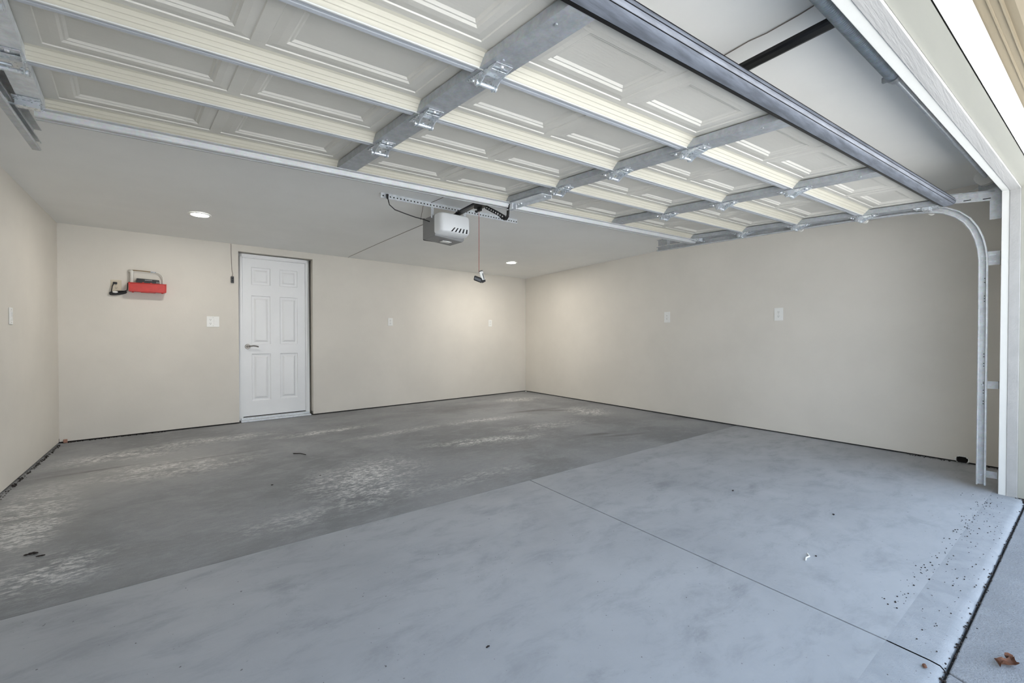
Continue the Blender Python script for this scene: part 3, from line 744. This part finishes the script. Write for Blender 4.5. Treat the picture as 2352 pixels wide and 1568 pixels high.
mb.cyl(F(ud, sv, SZ), F(ud-.05, sv, SZ), .05, seg=24); mb.cyl(F(ud+.0, sv, SZ), F(ud+.008, sv, SZ), .062, seg=24); mb.cyl(F(ud-.05, sv, SZ), F(ud-.056, sv, SZ), .058, seg=24); mb.build('cable_drum', M['pvc'], ts, bevel=.002)
mb = MB(); mb.box((ud-.10, sv-.05, SZ-.13), (ud-.096, 0, SZ+.06), F); mb.build('end_bracket', M['trk'], ts)
mb = MB(); mb.tube([D(GW+.01, 1.90, .0), F(ud-.02, sv+.03, SZ-.045)], .0018, 6); mb.build('lift_cable', M['zinc'], ts)

# ------------------------------------------------------------------ opener
def rx(y): return 2.155 - .04*(3.6-y)
op = thing('garage_door_opener', (2.13, 3.72, 2.06), 'grey garage door opener with a frosted lens hung below the ceiling', 'garage door opener')
oa = math.radians(2.5)
def O(x, y, z): return V((2.105 + x*math.cos(oa) - y*math.sin(oa), 3.60 + x*math.sin(oa)+y*math.cos(oa), z))
mb = MB(); mb.prism([(-.165, 2.075), (.145, 2.055), (.165, 2.075), (.165, 2.28), (-.165, 2.275)], .08, .31, lambda a, b, c: O(b, a, c)); mb.build('housing', M['openergrey'], op, bevel=.008)
mb = MB(); mb.box((-.16, .30, 2.07), (.16, .325, 2.285), O); mb.build('rear_cover', M['black'], op, bevel=.01)
# lens: a rounded tapering cover at the front
sec_ = []
for yy, k_, dz in ((.085, 1, 0), (.03, .995, .0), (-.005, .97, .003), (-.025, .90, .008), (-.032, .80, .016)):
    ring = []; hw, z0, z1 = .168*k_, 2.078+dz+.01, 2.285-dz
    if yy < .02: z0 += .012
    r_ = .03
    for cx, cz, a_ in ((hw-r_, z1-r_, 0), (-hw+r_, z1-r_, 90), (-hw+r_, z0+r_, 180), (hw-r_, z0+r_, 270)):
        for q in range(5):
            an = math.radians(a_ + 22.5*q); ring.append(O(cx + r_*math.cos(an), yy, cz + r_*math.sin(an)))
    sec_.append(ring)
mb = MB(); P = [p for r in sec_ for p in r]; n = 20; f = []
for i in range(len(sec_)-1):
    for k in range(n): f.append((i*n+k, i*n+(k+1) % n, (i+1)*n+(k+1) % n, (i+1)*n+k))
f.append([(len(sec_)-1)*n+k for k in range(n)]); mb.add(P, f); ln_ = mb.build('light_lens', M['lens'], op, smooth=True)
mb = MB()
for k in range(5):
    x0 = -.03 + .034*k; lo_, hi_ = x0 - .030*(4-k)/4, x0 + .008
    q = [(lo_, 2.112), (lo_+.016, 2.112), (hi_+.012, 2.152), (hi_, 2.152)]
    mb.add([O(a, -.0345, b) for a, b in q] + [O(a, -.030, b) for a, b in q], [(0, 1, 2, 3), (4, 7, 6, 5), (0, 4, 5, 1), (1, 5, 6, 2), (2, 6, 7, 3), (3, 7, 4, 0)])
each(mb, 'vent_slot', M['black'], ln_)
mb = MB(); mb.box((-.03, .16, 2.056), (.07, .22, 2.062), O); mb.build('data_label', M['plate'], op)
# T rail to the header
mb = MB(); ra_, rb_ = V((rx(3.66), 3.66, 2.300)), V((rx(.40), .40, 2.352)); dd_ = (rb_-ra_).normalized(); lt = V((0, 0, 1)).cross(dd_).normalized(); up = dd_.cross(lt)
mb.sweep([ra_, rb_], [(lt, up)]*2, [(-.032, -.002), (-.032, .004), (-.006, .008), (-.006, .028), (.006, .028), (.006, .008), (.032, .004), (.032, -.002), (.018, -.006), (-.018, -.006)])
mb.build('rail', M['blacksteel'], op)
mb = MB(); mb.box((rx(.4)-.03, .36, 2.33), (rx(.4)+.03, .46, 2.40)); mb.build('header_bracket', M['blacksteel'], op)
# ceiling angle, perforated, with two drop straps
sy0 = 3.715
SF = lambda a, b, c: V((a, sy0 + (a-1.44)*(-.02) + b, ceil_z(3.70) + c))
mb = MB(); mb.sweep([SF(1.435, 0, 0), SF(2.93, 0, 0)], [(V((0, 1, 0)), V((0, 0, 1)))]*2, [(0, -.045), (.003, -.045), (.003, -.003), (.035, -.003), (.035, 0), (0, 0)])
an_ = mb.build('ceiling_angle', M['galv'], op)
mb = MB()
for k in range(46): mb.cyl(SF(1.455+.0325*k, -.0012, -.026), SF(1.455+.0325*k, .001, -.026), .0065, seg=8)
each(mb, 'angle_hole', M['dark'], an_)
for x, b0 in ((1.935, .0), (2.29, .0)):
    mb = MB(); mb.box((x-.014, sy0+.004, 2.25), (x+.014, sy0+.007, ceil_z(3.7)-.01))
    for z in (2.28, 2.35): mb.cyl((x, sy0+.003, z), (x, sy0-.006, z), .009, seg=6)
    mb.build('drop_strap', M['galv'], op)
# trolley and door arm
mb = MB(); tyr = 3.20
mb.box((rx(tyr)-.03, tyr-.07, 2.262), (rx(tyr)+.03, tyr+.07, 2.298)); mb.box((rx(tyr)-.012, tyr-.0, 2.235), (rx(tyr)+.012, tyr+.05, 2.262)); mb.box((rx(tyr)-.03, tyr+.04, 2.225), (rx(tyr)-.005, tyr+.055, 2.245))
mb.build('trolley', M['black'], op, bevel=.004)
mb = MB(); aw = .016
pathA = [V((2.150, 3.14, 2.255)), V((2.148, 2.97, 2.165)), V((2.146, 2.865, 2.105))]
pathB = [V((2.152, 2.93, 2.135)), V((2.15, 2.868, 2.098)), V((2.145, 2.838, 2.092)), V((2.14, 2.812, 2.108)), V((2.128, 2.79, 2.16)), V((2.12, 2.772, 2.235))]
for path in (pathA, pathB):
    fr_ = []
    for i in range(len(path)):
        d = (path[min(i+1, len(path)-1)]-path[max(i-1, 0)]).normalized(); L = V((1, 0, 0)); N = d.cross(L).normalized(); fr_.append((L, N))
    mb.sweep(path, fr_, [(-.004, -aw), (.004, -aw), (.004, aw), (-.004, aw)])
arm = mb.build('door_arm', M['blacksteel'], op)
mb = MB(); d_ = (pathA[2]-pathA[0])
for k in range(8):
    p = pathA[0] + d_*(.08+.12*k); mb.cyl(p + V((-.0065, 0, 0)), p + V((-.0042, 0, 0)), .0065 if k != 5 else .009, seg=8)
each(mb, 'arm_hole', M['plate'], arm)
# power cord of the opener
pw = MB(); pw.tube([(1.485, sy0-.02, 2.352), (1.49, sy0-.03, 2.32), (1.50, sy0-.03, 2.285), (1.55, sy0-.03, 2.25), (1.65, sy0-.02, 2.235), (1.76, sy0, 2.225), (1.85, sy0+.02, 2.225), (1.94, sy0+.06, 2.225)], .0045)
pw.cyl((1.485, sy0-.02, 2.375), (1.486, sy0-.022, 2.335), .012, .008)
pw.build('power_cord', M['black'], op, smooth=True)
# emergency release
rl = thing('release_cord', (2.147, 3.245, 1.62), 'emergency release cord with a black and white handle hanging below the opener rail', 'pull cord')
mb = MB(); mb.tube([(2.147, 3.245, 2.24), (2.148, 3.245, 2.0), (2.147, 3.245, 1.70)], .0022, 6); mb.build('cord', M['red'], rl)
Hc = V((2.15, 3.245, 1.65))
vr = V((math.cos(.66), -math.sin(.66), 0)); 
H = lambda a, b, c: Hc + vr*a + V((vr.y*-1*b*-1, 0, 0))*0 + V((math.sin(.66), math.cos(.66), 0))*b + V((0, 0, c))
mb = MB(); q = [(-.045, .012), (-.05, -.018), (.02, -.045), (.028, -.015), (.02, .0), (-.038, .022)]
mb.prism(q, -.014, .014, lambda b, a, c: H(a, b, c)); mb.build('pull_handle', M['black'], rl, bevel=.004)
mb = MB(); mb.prism([(-.04, .006), (-.042, -.012), (.012, -.034), (.016, -.014)], -.0155, -.0142, lambda b, a, c: H(a, b, c)); mb.build('handle_grip', mat('grip_grey', (92, 94, 98), .5), rl)
mb = MB(); mb.prism([(.0, .055), (.03, .062), (.052, -.02), (.024, -.028)], -.008, .008, lambda b, a, c: H(a, b, c)); tg = mb.build('warning_tag', M['plate'], rl, bevel=.003)
mb = MB(); mb.prism([(.027, .04), (.034, .041), (.046, -.01), (.040, -.012)], -.0095, -.0082, lambda b, a, c: H(a, b, c)); mb.prism([(.0, .055), (.03, .062), (.028, .068), (-.002, .060)], -.009, .009, lambda b, a, c: H(a, b, c))
mb.prism([(.02, -.02), (.054, -.014), (.056, -.03), (.026, -.045)], -.01, .01, lambda b, a, c: H(a, b, c)); each(mb, 'tag_print', M['black'], tg)
# ceiling bell wire, stapled, in two runs
w = MB(); cz = lambda x, y, d=.003: V((x, y, ceil_z(y)-d))
w.tube([cz(2.085, 6.72), cz(2.077, 6.627), cz(2.12, 5.6), cz(2.16, 4.9), cz(2.197, 4.306), cz(2.15, 4.1, .03), cz(2.10, 3.95, .09)], .0024, 6)
tag(w.build('bell_wire', M['wire'], smooth=True), 'thin grey wire stapled to the ceiling from the back wall to the opener', 'wire')
w = MB(); w.tube([cz(1.95, 4.0, .09), cz(1.90, 3.84), cz(1.95, 3.4), cz(2.02, 2.4), cz(2.05, 1.5), cz(2.046, 1.042), cz(2.036, .9), cz(2.046, .83), cz(2.04, .7), cz(2.027, .616), cz(2.02, .345)], .0024, 6)
tag(w.build('bell_wire', M['wire'], smooth=True), 'thin grey wire along the ceiling above the open garage door towards the header', 'wire')

# ------------------------------------------------------------------ litter on the floor
def clod(x, y, r, label, cat='dirt clod', m='dirt', group=None, n=3, name='dirt_clod', sq=(1.3, 1, .5)):
    mb = MB(); rr = random.Random(int(x*1000+y*77))
    for k in range(n):
        mb.ball((x + (k-(n-1)/2)*r*.9 + rr.uniform(-.3, .3)*r, y + rr.uniform(-.5, .5)*r, r*.42*sq[2]/.5), r*rr.uniform(.55, .95), 8, sq)
    o = mb.build(name, M[m], smooth=True)
    for v in o.data.vertices: v.co += V((rr.uniform(-.15, .15), rr.uniform(-.15, .15), rr.uniform(-.05, .12)))*r
    return tag(o, label, cat, group)
clod(-.593, 3.302, 0.0108, 'rounded black clod of dirt on the old slab by the left edge', n=4)
clod(-.552, 3.244, 0.0084, 'thin black scrap beside the rounded clod near the left edge', n=3, sq=(1.9, .6, .5))
clod(.581, 3.722, 0.0066, 'tiny dark clod on the old slab, left of the centre', n=2)
clod(.929, 3.74, 0.0066, 'tiny dark clod on the old slab, below the white door', n=2)
clod(3.223, 1.517, 0.0066, 'small dark leaf crumb on the new slab right of the sawn joint', n=3)
clod(3.293, .921, 0.0072, 'dark seed pod on the new slab towards the right jamb', n=2)
clod(.894, 1.297, 0.0048, 'small dark crumb in the middle of the new slab', n=2)
clod(2.60, .80, 0.0048, 'black crumb beside the pale twig on the new slab', n=2)
clod(2.025, .30, 0.0072, 'small brown clod lying on the sawn joint near the threshold', n=3, m='brown')
mb = MB(); mb.tube([(2.505, .815, .004), (2.53, .822, .006), (2.565, .818, .004), (2.59, .835, .005)], .0035, 6); tag(mb.build('twig', M['plate'], smooth=True), 'pale twig on the new slab right of the sawn joint', 'twig')
mb = MB(); mb.tube([(.90, 4.60, .003), (.95, 4.55, .006), (.985, 4.48, .003)], .004, 6); tag(mb.build('twig', M['dirt'], smooth=True), 'thin dark twig on the old slab in front of the white door', 'twig')
# dry leaf, curled
lf = MB(); lx, ly = 2.285, .128; nI, nJ = 14, 6; P = []; f = []
for i in range(nI+1):
    u = i/nI; wd = .011*(math.sin(math.pi*u)**.6)*(1+.3*math.sin(u*17)) + .002
    for j in range(nJ+1):
        q = (j/nJ-.5)*2; P.append((lx + (u-.5)*.11*.8 + q*wd*.3, ly - (u-.5)*.03 + q*wd + .011*math.sin(u*9), .003 - .012 + .012*abs(q)**2 + .008*math.sin(u*11+q)**2))
for i in range(nI):
    for j in range(nJ): f.append((i*(nJ+1)+j, i*(nJ+1)+j+1, (i+1)*(nJ+1)+j+1, (i+1)*(nJ+1)+j))
P2 = [(x, y, z+.0012) for x, y, z in P]; lf.add(P, f); lf.add(P2, f)
o = lf.build('dry_leaf', M['brown'], smooth=True); tag(o, 'curled brown dry leaf on the driveway at the lower right', 'leaf')
# loose dirt in joints and along the wall feet: nobody could count it
mb = MB(); rr = random.Random(5)
def crumbs(p, q, n, r0, r1, spread):
    p, q = V(p), V(q)
    for k in range(n):
        c = p.lerp(q, rr.random()) + V((rr.gauss(0, spread), rr.gauss(0, spread), 0)); r = rr.uniform(r0, r1)
        mb.ball(c + V((0, 0, r*.3)), r, 6, (1.3, 1, .6))
crumbs(WL(.1, -.0, 0)+V((.02, 0, 0)), WL(2.0, 0, 0)+V((.02, 0, 0)), 170, .002, .006, .008)
crumbs(WB(.05, -.012, 0), WB(.9, -.008, 0), 60, .002, .006, .008)
crumbs((4.56, .335, 0), (2.3, .455, 0), 130, .0012, .0042, .022)
crumbs((4.5, .30, 0), (2.2, .34, 0), 110, .001, .0035, .06)
crumbs((-.5, ty(-.5)-.004, -.012), (4.6, ty(4.6)-.004, -.012), 240, .002, .005, .004)
crumbs((4.72, .25, .0), (4.60, .16, -.01), 90, .003, .007, .02)
crumbs(WR(LR-.7, -.01, 0), WR(LR-.1, -.01, 0), 50, .002, .006, .014)
tag(mb.build('loose_dirt', M['dirt']), 'loose dark dirt in the joints and along the foot of the walls', 'dirt', None, 'stuff')
# broken plaster chips at the two corner holes
mb = MB(); rr = random.Random(9)
for k in range(26):
    an = 2*math.pi*k/26; a = LR-.322 + .042*math.cos(an); c = .03 + .033*math.sin(an)
    if c < .004: continue
    mb.ball(WR(a, -.002, c), rr.uniform(.003, .007), 6, (1, 1, 1))
tag(mb.build('plaster_chip', M['plate']), 'ragged white plaster around the hole at the foot of the right wall', 'plaster')
mb = MB(); mb.box((.03, -.016, 0), (.062, -.002, .038), WB); tag(mb.build('brick_piece', M['brick'], bevel=.004), 'small pinkish brick piece showing at the back left corner of the floor', 'brick')

# ------------------------------------------------------------------ light
SKY = 1.35
struct(MB().add([(-1.4, -.3, 2.52), (6.6, -.3, 2.52), (6.6, 3.4, 3.3), (-1.4, 3.4, 3.3), (-1.4, 7.6, 2.5), (6.6, 7.6, 2.5), (-1.4, -.3, 2.5), (6.6, -.3, 2.5), (6.6, 7.6, 2.48), (-1.4, 7.6, 2.48)],
  [(0, 1, 2, 3), (3, 2, 5, 4), (6, 9, 8, 7), (0, 6, 7, 1), (4, 5, 8, 9), (0, 3, 4, 9, 6), (1, 7, 8, 5, 2)]).build('shade_roof', M['beige']))  # unseen roof block, added so the house shades the ground outside
L = bpy.data.lights.new('sun', 'SUN'); L.energy = 30; L.angle = .01; L.color = (1, .97, .92)
o = bpy.data.objects.new('sun', L); C.objects.link(o); o.rotation_euler = (math.radians(-21), math.radians(8), 0)
w = bpy.data.worlds.new('sky'); bpy.context.scene.world = w; w.use_nodes = True; nt = w.node_tree; bg = nt.nodes['Background']
tc = nt.nodes.new('ShaderNodeTexCoord'); sp = nt.nodes.new('ShaderNodeSeparateXYZ'); nt.links.new(tc.outputs['Generated'], sp.inputs[0])
cr = nt.nodes.new('ShaderNodeValToRGB'); nt.links.new(sp.outputs[2], cr.inputs[0])
cr.color_ramp.elements[0].position = 0; cr.color_ramp.elements[0].color = (.90, .94, 1.0, 1)
cr.color_ramp.elements[1].position = .8; cr.color_ramp.elements[1].color = (.52, .72, 1.0, 1)
nt.links.new(cr.outputs[0], bg.inputs[0]); bg.inputs[1].default_value = SKY
vs = bpy.context.scene.view_settings
vs.view_transform = 'Standard'; vs.look = 'None'; vs.gamma = 1; vs.use_curve_mapping = False; vs.exposure = 1.27
